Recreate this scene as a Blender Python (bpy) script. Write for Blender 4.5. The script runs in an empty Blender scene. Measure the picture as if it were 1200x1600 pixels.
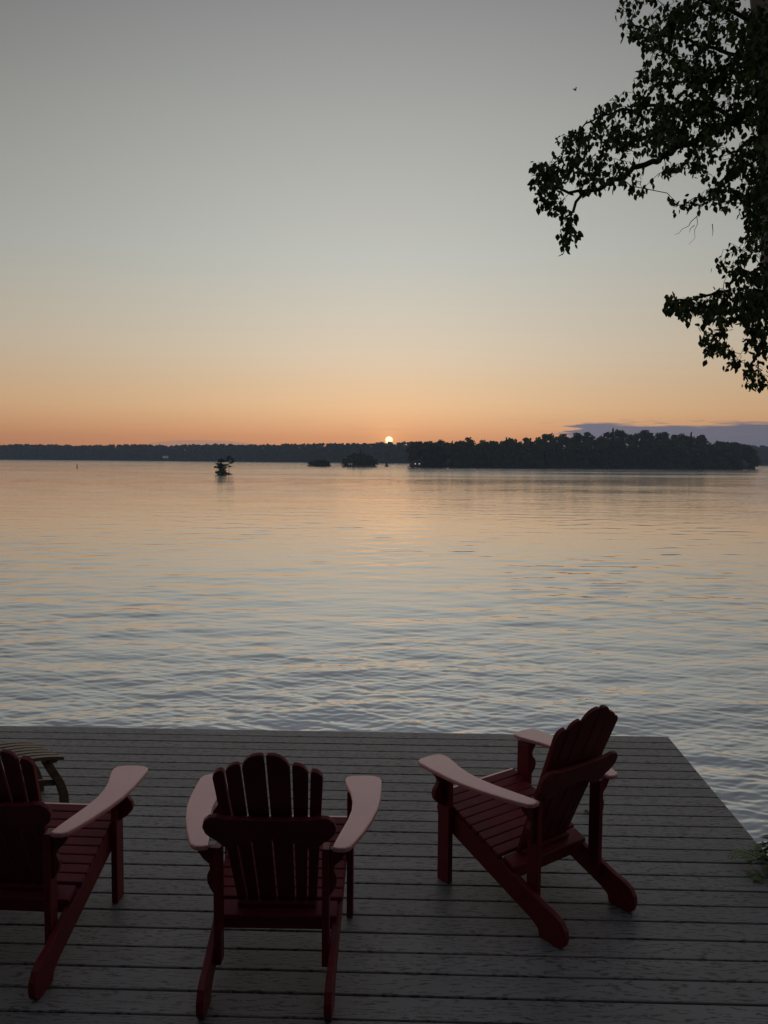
import bpy, bmesh, math, random
import numpy as np
from mathutils import Vector, Matrix
R = math.radians
scene = bpy.context.scene
COL = scene.collection

# ------------------------------------------------------------------ camera
CAM_H = 2.2                      # eye above the deck boards (deck top = z 0)
PITCH, ROLL = R(3.77), R(0.44)
FPX = 1252.0                     # focal length in pixels of the 1200x1600 photograph
WATER = -1.6
cam = bpy.data.cameras.new('camera')
cam_ob = bpy.data.objects.new('camera', cam)
COL.objects.link(cam_ob)
cam.sensor_fit = 'VERTICAL'
cam.sensor_height = 24.0
cam.sensor_width = 18.0
cam.lens = 24.0 * FPX / 1600.0
cam.clip_start = 0.05
cam.clip_end = 20000
cam_ob.matrix_world = Matrix.Translation((0, 0, CAM_H)) @ (Matrix.Rotation(math.pi/2 - PITCH, 4, 'X') @ Matrix.Rotation(ROLL, 4, 'Z'))
scene.camera = cam_ob

# ------------------------------------------------------------------ node helpers
def N(nt, typ, **kw):
    n = nt.nodes.new(typ)
    for k, v in kw.items():
        setattr(n, k, v)
    return n
def L(nt, a, b):
    nt.links.new(a, b)
def setin(nt, sock, v):
    if hasattr(v, 'is_output') or isinstance(v, bpy.types.NodeSocket):
        nt.links.new(v, sock)
    else:
        sock.default_value = v
def M_(nt, op, a, b=None, c=None, clamp=False):
    n = N(nt, 'ShaderNodeMath', operation=op, use_clamp=clamp)
    setin(nt, n.inputs[0], a)
    if b is not None: setin(nt, n.inputs[1], b)
    if c is not None: setin(nt, n.inputs[2], c)
    return n.outputs[0]
def V_(nt, op, a, b=None):
    n = N(nt, 'ShaderNodeVectorMath', operation=op)
    setin(nt, n.inputs[0], a)
    if b is not None: setin(nt, n.inputs[1], b)
    return n.outputs['Value'] if op in ('DOT_PRODUCT', 'LENGTH') else n.outputs[0]
def MIXC(nt, fac, a, b, blend='MIX'):
    n = N(nt, 'ShaderNodeMix', data_type='RGBA', blend_type=blend)
    setin(nt, n.inputs[0], fac); setin(nt, n.inputs[6], a); setin(nt, n.inputs[7], b)
    return n.outputs[2]
def RAMP(nt, fac, stops, interp='LINEAR'):
    n = N(nt, 'ShaderNodeValToRGB'); cr = n.color_ramp; cr.interpolation = interp
    while len(cr.elements) > 1: cr.elements.remove(cr.elements[-1])
    for i, (p, c) in enumerate(stops):
        e = cr.elements[0] if i == 0 else cr.elements.new(p)
        e.position = p; e.color = (*c, 1) if len(c) == 3 else c
    setin(nt, n.inputs[0], fac)
    return n.outputs[0]
def SMOOTH(nt, v, a, b, lo=0.0, hi=1.0):
    n = N(nt, 'ShaderNodeMapRange', interpolation_type='SMOOTHSTEP')
    setin(nt, n.inputs[0], v)
    for i, x in zip((1, 2, 3, 4), (a, b, lo, hi)): n.inputs[i].default_value = x
    return n.outputs[0]
def NOISE(nt, vec, scale, detail=2, rough=.5, out=0, dist=0):
    n = N(nt, 'ShaderNodeTexNoise'); setin(nt, n.inputs['Vector'], vec)
    n.inputs['Scale'].default_value = scale; n.inputs['Detail'].default_value = detail
    n.inputs['Roughness'].default_value = rough; n.inputs['Distortion'].default_value = dist
    return n.outputs[out]
def MAPV(nt, vec, scale=(1, 1, 1), loc=(0, 0, 0)):
    n = N(nt, 'ShaderNodeMapping'); setin(nt, n.inputs[0], vec)
    n.inputs['Scale'].default_value = scale; n.inputs['Location'].default_value = loc
    return n.outputs[0]
def XYZ(nt, vec):
    n = N(nt, 'ShaderNodeSeparateXYZ'); setin(nt, n.inputs[0], vec); return n.outputs
def CXYZ(nt, x, y, z):
    n = N(nt, 'ShaderNodeCombineXYZ')
    for i, v in enumerate((x, y, z)): setin(nt, n.inputs[i], v)
    return n.outputs[0]

# ------------------------------------------------------------------ world: low evening sky
SUN_EL, SUN_AZ = 1.36, 0.32     # degrees; azimuth clockwise from +Y
SKY_STOPS = [(0.0, (0.7702, 0.2854, 0.1265)),
             (0.8, (0.8168, 0.3254, 0.1374)),
             (1.7, (0.865, 0.3991, 0.1734)),
             (3.5, (0.8732, 0.5418, 0.2854)),
             (5.3, (0.819, 0.5862, 0.3667)),
             (7.5, (0.7783, 0.6428, 0.4792)),
             (10.6, (0.7184, 0.665, 0.5519)),
             (13.9, (0.6568, 0.6645, 0.6048)),
             (18.0, (0.6224, 0.6224, 0.5777)),
             (21.8, (0.5588, 0.5662, 0.53)),
             (25.4, (0.4896, 0.4966, 0.4828)),
             (28.8, (0.4139, 0.4139, 0.4139)),
             (38.0, (0.3826, 0.3889, 0.4148)),
             (50.0, (0.3739, 0.3935, 0.4483)),
             (70.0, (0.3824, 0.41, 0.4916)),
             (90.0, (0.3843, 0.4196, 0.5119))]
world = bpy.data.worlds.new('World'); scene.world = world; world.use_nodes = True
nt = world.node_tree; nt.nodes.clear()
tc = N(nt, 'ShaderNodeTexCoord')
dirv = V_(nt, 'NORMALIZE', tc.outputs['Generated'])
dx, dy, dz = XYZ(nt, dirv)
el = M_(nt, 'MULTIPLY', M_(nt, 'ARCSINE', dz), 180/math.pi)
az = M_(nt, 'MULTIPLY', M_(nt, 'ARCTAN2', dx, dy), 180/math.pi)
sky = N(nt, 'ShaderNodeTexSky', sky_type='NISHITA', sun_disc=False, sun_elevation=R(1.5), sun_rotation=R(SUN_AZ),
        dust_density=1.0, ozone_density=1.0)
L(nt, V_(nt, 'NORMALIZE', CXYZ(nt, dx, dy, M_(nt, 'MAXIMUM', dz, math.sin(R(4))))), sky.inputs['Vector'])
lum = N(nt, 'ShaderNodeRGBToBW'); L(nt, sky.outputs[0], lum.inputs[0])
glow = M_(nt, 'MULTIPLY', M_(nt, 'POWER', lum.outputs[0], 0.20), 10/10**.2)
caz = M_(nt, 'COSINE', M_(nt, 'MULTIPLY', az, math.pi/180))
kaz = RAMP(nt, M_(nt, 'DIVIDE', el, 90.0, clamp=True), [(0, (.15,)*3), (.3, (.85,)*3), (.6, (.45,)*3), (1, (0,)*3)])
azf = M_(nt, 'SUBTRACT', 1.0, M_(nt, 'MULTIPLY', kaz, M_(nt, 'MINIMUM', .6, M_(nt, 'SUBTRACT', 1.0, M_(nt, 'POWER', M_(nt, 'MAXIMUM', caz, 0.0), 4.0)))))
elf = M_(nt, 'SQRT', M_(nt, 'DIVIDE', el, 90.0, clamp=True))
base = RAMP(nt, elf, [(math.sqrt(e/90), c) for e, c in SKY_STOPS])
# cloud bank low over the right-hand shore, thin lens of cloud on the left
cl_n = NOISE(nt, CXYZ(nt, M_(nt, 'MULTIPLY', az, 0.22), M_(nt, 'MULTIPLY', el, 3.2), 3.7), 1.0, 6, .65)
cl_b = NOISE(nt, CXYZ(nt, M_(nt, 'MULTIPLY', az, 0.07), 1.3, 0.4), 1.0, 2, .5)
top = M_(nt, 'ADD', M_(nt, 'ADD', 1.75, M_(nt, 'MULTIPLY', cl_n, 1.5)), M_(nt, 'MULTIPLY', cl_b, 0.35))
topw = M_(nt, 'MULTIPLY', top, M_(nt, 'MULTIPLY', SMOOTH(nt, M_(nt, 'ADD', az, M_(nt, 'MULTIPLY', cl_n, 5.0)), 10.5, 17), SMOOTH(nt, az, 60, 120, 1, 0)))
bank = SMOOTH(nt, M_(nt, 'SUBTRACT', topw, el), 0.0, 0.16)
rim = M_(nt, 'MULTIPLY', bank, SMOOTH(nt, M_(nt, 'SUBTRACT', topw, el), 0.30, 0.06))
lens_top = M_(nt, 'SUBTRACT', M_(nt, 'ADD', 1.20, M_(nt, 'MULTIPLY', cl_n, .22)), M_(nt, 'MULTIPLY', M_(nt, 'POWER', M_(nt, 'DIVIDE', M_(nt, 'ABSOLUTE', M_(nt, 'ADD', az, 12.6)), 4.2), 3.0), 0.45))
lens = M_(nt, 'MULTIPLY', SMOOTH(nt, M_(nt, 'SUBTRACT', lens_top, el), 0.0, 0.18), 0.55)
streak = SMOOTH(nt, NOISE(nt, CXYZ(nt, M_(nt, 'MULTIPLY', az, 0.13), M_(nt, 'MULTIPLY', el, 2.6), 9.1), 1.0, 4, .6), 0.60, 0.72, 0, .30)
streak = M_(nt, 'MULTIPLY', streak, SMOOTH(nt, el, 3.8, 1.8))
fk = M_(nt, 'MULTIPLY', glow, azf)
clear = V_(nt, 'MULTIPLY', base, CXYZ(nt, fk, fk, fk))
cloudcol = V_(nt, 'MULTIPLY', MIXC(nt, rim, (0.215, 0.200, 0.255, 1), (0.60, 0.36, 0.24, 1)), CXYZ(nt, fk, fk, fk))
skyc = MIXC(nt, bank, clear, cloudcol)
skyc = MIXC(nt, M_(nt, 'ADD', lens, streak, clamp=True), skyc, V_(nt, 'MULTIPLY', (0.40, 0.27, 0.24), CXYZ(nt, fk, fk, fk)))
# the sun itself and its aureole
sund = (math.sin(R(SUN_AZ))*math.cos(R(SUN_EL)), math.cos(R(SUN_AZ))*math.cos(R(SUN_EL)), math.sin(R(SUN_EL)))
ang = M_(nt, 'MULTIPLY', M_(nt, 'ARCCOSINE', M_(nt, 'MINIMUM', V_(nt, 'DOT_PRODUCT', dirv, sund), 1.0)), 180/math.pi)
disc = SMOOTH(nt, ang, 0.30, 0.20)
aur = M_(nt, 'EXPONENT', M_(nt, 'MULTIPLY', ang, -1.6))
aur2 = M_(nt, 'EXPONENT', M_(nt, 'MULTIPLY', ang, -0.22))
skyc = V_(nt, 'ADD', skyc, V_(nt, 'MULTIPLY', (19.0, 16.0, 9.5), CXYZ(nt, disc, disc, disc)))
skyc = V_(nt, 'ADD', skyc, V_(nt, 'MULTIPLY', (2.6, 1.2, 0.3), CXYZ(nt, aur, aur, aur)))
skyc = V_(nt, 'ADD', skyc, V_(nt, 'MULTIPLY', (0.7, 0.2, 0.0), CXYZ(nt, aur2, aur2, aur2)))
bg = N(nt, 'ShaderNodeBackground'); bg.inputs[1].default_value = 0.1
L(nt, skyc, bg.inputs[0])
wo = N(nt, 'ShaderNodeOutputWorld'); L(nt, bg.outputs[0], wo.inputs[0])

sun = bpy.data.lights.new('sun', 'SUN'); sun.energy = 0.003; sun.angle = R(8); sun.color = (1.0, 0.48, 0.2)
sun_ob = bpy.data.objects.new('sun', sun); COL.objects.link(sun_ob)
sun_ob.rotation_euler = Vector(sund).to_track_quat('Z', 'Y').to_euler()

vs = scene.view_settings
vs.view_transform = 'Standard'; vs.look = 'None'; vs.gamma = 1.0; vs.exposure = 0.0; vs.use_curve_mapping = False
scene.render.engine = 'CYCLES'
scene.cycles.use_denoising = True
scene.cycles.max_bounces = 6; scene.cycles.diffuse_bounces = 3; scene.cycles.glossy_bounces = 3
scene.cycles.volume_bounces = 1
scene.cycles.sample_clamp_indirect = 4.0

# ------------------------------------------------------------------ generic builders
rng = np.random.default_rng(11)
random.seed(5)
def unproj(px, py, D):
    """point of the place seen at a photo pixel, at ground distance D"""
    u, v = px-600, py-800
    a = u*math.cos(ROLL)+v*math.sin(ROLL); b = -u*math.sin(ROLL)+v*math.cos(ROLL)
    d = Vector((a/FPX, math.cos(PITCH)-b/FPX*math.sin(PITCH), -math.sin(PITCH)-b/FPX*math.cos(PITCH)))
    return Vector((0, 0, CAM_H)) + d*(D/d.y)
def link(ob, parent=None):
    COL.objects.link(ob)
    if parent is not None: ob.parent = parent
    return ob
def mesh_obj(name, me, mat=None, parent=None):
    if mat is not None and not me.materials: me.materials.append(mat)
    return link(bpy.data.objects.new(name, me), parent)
def from_np(name, verts, faces_flat, per, mat, smooth=False):
    verts = np.asarray(verts, np.float32); ff = np.asarray(faces_flat, np.int32).ravel()
    me = bpy.data.meshes.new(name)
    nf = len(ff)//per
    me.vertices.add(len(verts)); me.vertices.foreach_set('co', verts.ravel())
    me.loops.add(len(ff)); me.loops.foreach_set('vertex_index', ff)
    me.polygons.add(nf)
    me.polygons.foreach_set('loop_start', np.arange(0, nf*per, per, dtype=np.int32))
    me.polygons.foreach_set('loop_total', np.full(nf, per, np.int32))
    if smooth: me.polygons.foreach_set('use_smooth', np.ones(nf, bool))
    me.update(calc_edges=True); me.validate()
    if mat: me.materials.append(mat)
    return me
def empty(name, loc, rz=0.0):
    o = bpy.data.objects.new(name, None); o.empty_display_size = .1
    COL.objects.link(o); o.location = loc; o.rotation_euler = (0, 0, rz)
    return o
def tag(o, label, cat, group=None):
    o['label'] = label; o['category'] = cat
    if group: o['group'] = group
    return o
def kind(o, k, label=None):
    o['kind'] = k
    if label: o['label'] = label
    return o
def copy_tree(o, parent=None):
    c = o.copy(); COL.objects.link(c)
    if parent is not None: c.parent = parent
    for ch in o.children: copy_tree(ch, c)
    return c
def solid(name, outline, t, fn, mat, bevel=.004, seg=2):
    """extrude a 2-D outline by +-t/2 and map (u,v,w) -> xyz; edges rounded"""
    bm = bmesh.new()
    lo = [bm.verts.new((u, v, -t/2)) for u, v in outline]
    hi = [bm.verts.new((u, v, t/2)) for u, v in outline]
    n = len(outline)
    bm.faces.new(list(reversed(lo))); bm.faces.new(hi)
    for i in range(n):
        bm.faces.new((lo[i], lo[(i+1) % n], hi[(i+1) % n], hi[i]))
    bmesh.ops.recalc_face_normals(bm, faces=bm.faces)
    if bevel:
        cap = [e for e in bm.edges if len(e.link_faces) == 2 and (e.calc_face_angle(0) > R(50))]
        bmesh.ops.bevel(bm, geom=cap, offset=bevel, segments=seg, affect='EDGES', profile=.5, clamp_overlap=True)
    for v in bm.verts: v.co = Vector(fn(*v.co))
    bmesh.ops.recalc_face_normals(bm, faces=bm.faces)
    me = bpy.data.meshes.new(name); bm.to_mesh(me); bm.free()
    me.materials.append(mat)
    return me
def box_out(w, h): return [(-w/2, -h/2), (w/2, -h/2), (w/2, h/2), (-w/2, h/2)]
def tube(pts, radii, sides=6):
    """verts, quads of a tube along pts"""
    pts = [Vector(p) for p in pts]; vs, fs = [], []
    up = Vector((0.13, 0.31, 1)).normalized()
    for i, p in enumerate(pts):
        d = (pts[min(i+1, len(pts)-1)]-pts[max(i-1, 0)])
        d = d.normalized() if d.length > 1e-9 else Vector((0, 0, 1))
        a = d.cross(up)
        if a.length < .1: a = d.cross(Vector((1, 0, 0)))
        a.normalize(); b = d.cross(a)
        for k in range(sides):
            t = 2*math.pi*k/sides
            vs.append(p+(a*math.cos(t)+b*math.sin(t))*radii[i])
    for i in range(len(pts)-1):
        for k in range(sides):
            k2 = (k+1) % sides
            fs.append((i*sides+k, i*sides+k2, (i+1)*sides+k2, (i+1)*sides+k))
    return vs, fs
class Acc:
    def __init__(s): s.v, s.f = [], []
    def add(s, vs, fs):
        o = len(s.v); s.v += [tuple(x) for x in vs]; s.f += [tuple(i+o for i in q) for q in fs]
    def mesh(s, name, mat, smooth=True):
        me = bpy.data.meshes.new(name); me.from_pydata(s.v, [], s.f); me.validate()
        if smooth: me.polygons.foreach_set('use_smooth', [True]*len(me.polygons))
        me.materials.append(mat); return me

# ------------------------------------------------------------------ materials
def mat(name):
    m = bpy.data.materials.new(name); m.use_nodes = True
    nt = m.node_tree; b = nt.nodes['Principled BSDF']
    return m, nt, b
def simple(name, c1, c2, scale, rough=.8, bump=0, spec=.3, detail=4, coord='Object'):
    m, nt, b = mat(name)
    co = N(nt, 'ShaderNodeTexCoord').outputs[coord]
    n = NOISE(nt, co, scale, detail, .6)
    L(nt, RAMP(nt, n, [(.3, c1), (.7, c2)]), b.inputs['Base Color'])
    b.inputs['Roughness'].default_value = rough; b.inputs['Specular IOR Level'].default_value = spec
    if bump:
        bp = N(nt, 'ShaderNodeBump'); bp.inputs['Strength'].default_value = bump; bp.inputs['Distance'].default_value = .02
        L(nt, n, bp.inputs['Height']); L(nt, bp.outputs[0], b.inputs['Normal'])
    return m
def leafmat(name, c1, c2, spec=.15):
    m, nt, b = mat(name)
    g = N(nt, 'ShaderNodeNewGeometry')
    oi = N(nt, 'ShaderNodeObjectInfo')
    f = M_(nt, 'FRACT', M_(nt, 'ADD', g.outputs['Random Per Island'], M_(nt, 'MULTIPLY', oi.outputs['Random'], .35)))
    L(nt, RAMP(nt, f, [(0, c1), (1, c2)]), b.inputs['Base Color'])
    b.inputs['Roughness'].default_value = .7; b.inputs['Specular IOR Level'].default_value = spec
    return m
M_LEAF = leafmat('birch_leaf', (.035, .06, .016), (.075, .11, .03))
M_FOREST = leafmat('forest_leaf', (.030, .048, .020), (.085, .105, .045), .05)
M_PINE = leafmat('pine_needle', (.018, .032, .016), (.04, .06, .026), .05)
M_TWIG = simple('twig_bark', (.025, .018, .014), (.06, .045, .035), 30)
M_TRUNK = simple('trunk_bark', (.03, .024, .02), (.07, .055, .045), 6, bump=.5)
M_ROCK = simple('shore_rock', (.05, .048, .045), (.14, .13, .12), 1.5, bump=.6)
M_GROUND = simple('bank_soil', (.035, .032, .02), (.07, .075, .035), 3, bump=.6)
M_FORFLOOR = simple('forest_floor', (.02, .025, .012), (.05, .05, .03), .3)

def make_paint(name, c1, c2, worn_c, spec, coat):
    m, nt, b = mat(name)
    co = N(nt, 'ShaderNodeTexCoord').outputs['Object']
    grain = NOISE(nt, MAPV(nt, co, (30, 30, 30)), 1.0, 5, .6)
    big = NOISE(nt, co, 6.0, 3, .55)
    col = RAMP(nt, big, [(.3, c1), (.7, c2)])
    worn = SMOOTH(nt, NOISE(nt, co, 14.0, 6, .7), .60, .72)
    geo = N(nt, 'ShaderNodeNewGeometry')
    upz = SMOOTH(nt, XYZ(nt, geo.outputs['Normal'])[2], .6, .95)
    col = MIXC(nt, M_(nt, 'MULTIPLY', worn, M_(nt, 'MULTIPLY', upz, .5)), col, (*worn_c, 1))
    L(nt, col, b.inputs['Base Color'])
    L(nt, M_(nt, 'ADD', .36, M_(nt, 'MULTIPLY', grain, .22)), b.inputs['Roughness'])
    b.inputs['Specular IOR Level'].default_value = spec
    b.inputs['Coat Weight'].default_value = coat; b.inputs['Coat Roughness'].default_value = .35; b.inputs['Coat IOR'].default_value = 2.0
    bp = N(nt, 'ShaderNodeBump'); bp.inputs['Strength'].default_value = .12; bp.inputs['Distance'].default_value = .003
    L(nt, grain, bp.inputs['Height']); L(nt, bp.outputs[0], b.inputs['Normal'])
    return m
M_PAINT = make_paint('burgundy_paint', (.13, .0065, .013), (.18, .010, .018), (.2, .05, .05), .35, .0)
M_ARM = make_paint('pale_sheen_paint', (.62, .215, .215), (.70, .27, .265), (.44, .14, .14), .6, .9)  # paled so the base colour carries the sky sheen on the arms
def make_wood(name, c1, c2, rough=.6):
    m, nt, b = mat(name)
    co = N(nt, 'ShaderNodeTexCoord').outputs['Object']
    g = NOISE(nt, MAPV(nt, co, (6, 60, 60)), 1.0, 5, .6)
    L(nt, RAMP(nt, g, [(.3, c1), (.7, c2)]), b.inputs['Base Color'])
    b.inputs['Roughness'].default_value = rough
    bp = N(nt, 'ShaderNodeBump'); bp.inputs['Strength'].default_value = .3; bp.inputs['Distance'].default_value = .003
    L(nt, g, bp.inputs['Height']); L(nt, bp.outputs[0], b.inputs['Normal'])
    return m
M_STOOL = make_wood('stave_wood', (.05, .028, .016), (.14, .085, .05), .5)

def make_deckmat():
    m, nt, b = mat('composite_board')
    co = N(nt, 'ShaderNodeTexCoord').outputs['Object']
    oi = N(nt, 'ShaderNodeObjectInfo')
    off = CXYZ(nt, M_(nt, 'MULTIPLY', oi.outputs['Random'], 37.0), M_(nt, 'MULTIPLY', oi.outputs['Random'], 91.0), 0.0)
    p = V_(nt, 'ADD', co, off)
    # embossed cathedral grain: warped rings stretched along the board
    warp = NOISE(nt, MAPV(nt, p, (2.2, 9, 1)), 1.0, 3, .55)
    px, py, pz = XYZ(nt, p)
    ring = M_(nt, 'ADD', M_(nt, 'MULTIPLY', py, 32.0), M_(nt, 'MULTIPLY', warp, 9.0))
    rings = M_(nt, 'SINE', M_(nt, 'MULTIPLY', ring, 6.283))
    brk = NOISE(nt, MAPV(nt, p, (22, 75, 1)), 1.0, 3, .7)
    dash = M_(nt, 'MULTIPLY', SMOOTH(nt, rings, .0, .8), SMOOTH(nt, brk, .44, .56))
    fine = NOISE(nt, MAPV(nt, p, (40, 260, 1)), 1.0, 2, .6)
    tone = NOISE(nt, MAPV(nt, p, (.8, 3, 1)), 1.0, 3, .6)
    col = RAMP(nt, tone, [(.25, (.145, .136, .139)), (.75, (.235, .224, .227))])
    var = M_(nt, 'ADD', .88, M_(nt, 'MULTIPLY', oi.outputs['Random'], .24))
    col = V_(nt, 'MULTIPLY', col, CXYZ(nt, var, var, var))
    col = MIXC(nt, M_(nt, 'MULTIPLY', dash, .9), col, (.03, .028, .029, 1))
    col = MIXC(nt, M_(nt, 'MULTIPLY', fine, .35), col, (.16, .15, .145, 1))
    L(nt, col, b.inputs['Base Color'])
    L(nt, M_(nt, 'ADD', .40, M_(nt, 'MULTIPLY', brk, .25)), b.inputs['Roughness'])
    b.inputs['Specular IOR Level'].default_value = .5
    bp = N(nt, 'ShaderNodeBump'); bp.inputs['Strength'].default_value = .5; bp.inputs['Distance'].default_value = .0015
    L(nt, M_(nt, 'SUBTRACT', M_(nt, 'MULTIPLY', fine, .4), dash), bp.inputs['Height']); L(nt, bp.outputs[0], b.inputs['Normal'])
    return m
M_DECK = make_deckmat()

def make_water():
    m, nt, b = mat('lake_water')
    geo = N(nt, 'ShaderNodeNewGeometry')
    pos = geo.outputs['Position']
    x, y, z = XYZ(nt, pos)
    dist = V_(nt, 'LENGTH', CXYZ(nt, x, y, 0.0))
    # small wind ripples as slopes; they take over from the mesh waves as these grow too fine for the mesh
    n1 = NOISE(nt, MAPV(nt, pos, (2.2, 6.5, 1)), 1.0, 3, .6, out=1)
    n2 = NOISE(nt, MAPV(nt, pos, (.16, .55, 1), (13, 7, 0)), 1.0, 4, .6, out=1)
    n3 = NOISE(nt, MAPV(nt, pos, (.012, .05, 1), (3, 9, 0)), 1.0, 3, .6)
    far = SMOOTH(nt, dist, 12, 90)
    gust = SMOOTH(nt, n3, .35, .65, .55, 1.15)
    a1 = M_(nt, 'MULTIPLY', gust, M_(nt, 'ADD', .05, M_(nt, 'MULTIPLY', far, .06)))
    a2 = M_(nt, 'MULTIPLY', far, .05)
    s1 = V_(nt, 'MULTIPLY', V_(nt, 'SUBTRACT', n1, (.5, .5, .5)), CXYZ(nt, M_(nt, 'MULTIPLY', a1, .6), a1, 0.0))
    s2 = V_(nt, 'MULTIPLY', V_(nt, 'SUBTRACT', n2, (.5, .5, .5)), CXYZ(nt, M_(nt, 'MULTIPLY', a2, .4), a2, 0.0))
    nrm = V_(nt, 'NORMALIZE', V_(nt, 'ADD', geo.outputs['Normal'], V_(nt, 'ADD', s1, s2)))
    L(nt, nrm, b.inputs['Normal'])
    b.inputs['Base Color'].default_value = (.014, .034, .075, 1)
    # waves finer than the mesh blur the mirror: rough further out
    rough = M_(nt, 'ADD', .05, M_(nt, 'MULTIPLY', M_(nt, 'MULTIPLY', far, gust), .10))
    L(nt, rough, b.inputs['Roughness'])
    b.inputs['IOR'].default_value = 1.9
    gl = N(nt, 'ShaderNodeBsdfGlossy', distribution='MULTI_GGX'); gl.inputs['Color'].default_value = (.86, .90, .95, 1)
    L(nt, rough, gl.inputs['Roughness']); L(nt, nrm, gl.inputs['Normal'])
    mx = N(nt, 'ShaderNodeMixShader'); mx.inputs[0].default_value = .47
    L(nt, b.outputs[0], mx.inputs[1]); L(nt, gl.outputs[0], mx.inputs[2])
    L(nt, mx.outputs[0], nt.nodes['Material Output'].inputs['Surface'])
    return m
M_WATER = make_water()

# ------------------------------------------------------------------ lake: one sheet with real waves, finer near the shore
def build_lake():
    H = CAM_H-WATER
    rows = [1.0]
    while rows[-1] < 5.8: rows.append(rows[-1]+(.035 if rows[-1] > 3.4 else .3))
    while rows[-1] < 170: rows.append(rows[-1]+max(.018, rows[-1]**2/(H*830)*.6))
    while rows[-1] < 9000: rows.append(rows[-1]*1.12)
    rows = np.array(rows)
    inner = np.linspace(-.62, .62, 620)
    outer = .62+np.geomspace(.004, 3.2, 44)
    s = np.concatenate([-outer[::-1], inner, outer])
    Y, S = np.meshgrid(rows, s, indexing='ij')
    X = S*(Y+2.0)
    Dy = np.gradient(rows)[:, None]*np.ones_like(S)
    Dx = np.gradient(s)[None, :]*(Y+2.0)
    Z = np.zeros_like(X)
    r = np.random.default_rng(4)
    lam = np.geomspace(.085, 3.6, 84)
    for i, l in enumerate(lam):
        th = (r.normal(.0, .30) if i % 3 else r.normal(.55*(1 if i % 2 else -1), .2))
        k = 2*math.pi/l
        kx, ky = k*math.sin(th), k*math.cos(th)
        slope = .027 if l < .2 else (.019 if l < .4 else (.0135 if l < 1.7 else .0135*(1.7/l)**.9))
        ph = r.uniform(0, 6.283)
        # broken crests: slow modulation of the phase
        w = np.clip((l/np.maximum(abs(math.cos(th))*Dy, abs(math.sin(th))*Dx*1.2)-2.2)/2.5, 0, 1)
        q1, q2, q3 = r.uniform(.15, .5, 3); p1, p2 = r.uniform(0, 6, 2)
        wob = .9*np.sin(q1/l**.5*X+p1+.3*Y)+.7*np.sin(q2*Y/l**.5+p2-.25*X)
        Z += w*slope/k*np.sin(kx*X+ky*Y+ph+wob)
    g = .75+.35*np.sin(.21*X+.9+.05*Y)*np.sin(.17*Y+.4+.08*X)+.15*np.sin(.6*X-.35*Y)
    Z *= g*np.interp(Y, [0, 12, 30, 60, 120, 170], [1.05, 1.0, .72, .55, .45, 0])
    V = np.stack([X, Y, Z+WATER], -1).reshape(-1, 3)
    nr, nc = X.shape
    idx = np.arange(nr*nc).reshape(nr, nc)
    F = np.stack([idx[:-1, :-1], idx[:-1, 1:], idx[1:, 1:], idx[1:, :-1]], -1).reshape(-1, 4)
    o = mesh_obj('lake', from_np('lake', V, F, 4, M_WATER, smooth=True))
    kind(o, 'structure')
build_lake()

# ------------------------------------------------------------------ bank behind and to the right of the deck
def bank_z(X, Y):
    # signed inland distance from the waterline: a straight shore at y=1.6 and a point of land on the right
    d1 = 1.6-Y
    d2 = np.minimum((X-(.50*Y+.24))/1.13, (9.0-Y)+.25*(X-5))
    wob = .10*np.sin(3.1*X+1.7*Y)+.08*np.sin(5.3*Y-2.2*X+1)
    d = np.maximum(d1, d2)+wob*.3
    dp = np.maximum(d, 0)
    rise = np.where(Y > 1.0, .07, np.interp(Y, [-6, 1.0], [.40, .07]))
    Z = WATER-.5+np.where(d > 0, .5+.75*(1-np.exp(-dp/.7))+rise*dp, .9*np.maximum(d, -1.5))
    Z = Z+.05*np.sin(2.3*X)*np.sin(2.9*Y)+.03*np.sin(7.1*X+1)*np.sin(6.3*Y)
    return np.where((X < 2.6) & (X > -4.6) & (Y > -.2) & (Y < 6), np.minimum(Z, -.34), Z)
def build_bank():
    xs = np.concatenate([np.linspace(-60, -8, 14), np.linspace(-7, 9, 129), np.linspace(10, 60, 14)])
    ys = np.concatenate([np.linspace(-70, -8, 16), np.linspace(-7, 12, 153)])
    X, Y = np.meshgrid(xs, ys)
    Z = bank_z(X, Y)
    nr, nc = X.shape; idx = np.arange(nr*nc).reshape(nr, nc)
    F = np.stack([idx[:-1, :-1], idx[:-1, 1:], idx[1:, 1:], idx[1:, :-1]], -1).reshape(-1, 4)
    o = mesh_obj('ground', from_np('ground', np.stack([X, Y, Z], -1).reshape(-1, 3), F, 4, M_GROUND, True))
    kind(o, 'structure')
build_bank()

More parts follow.
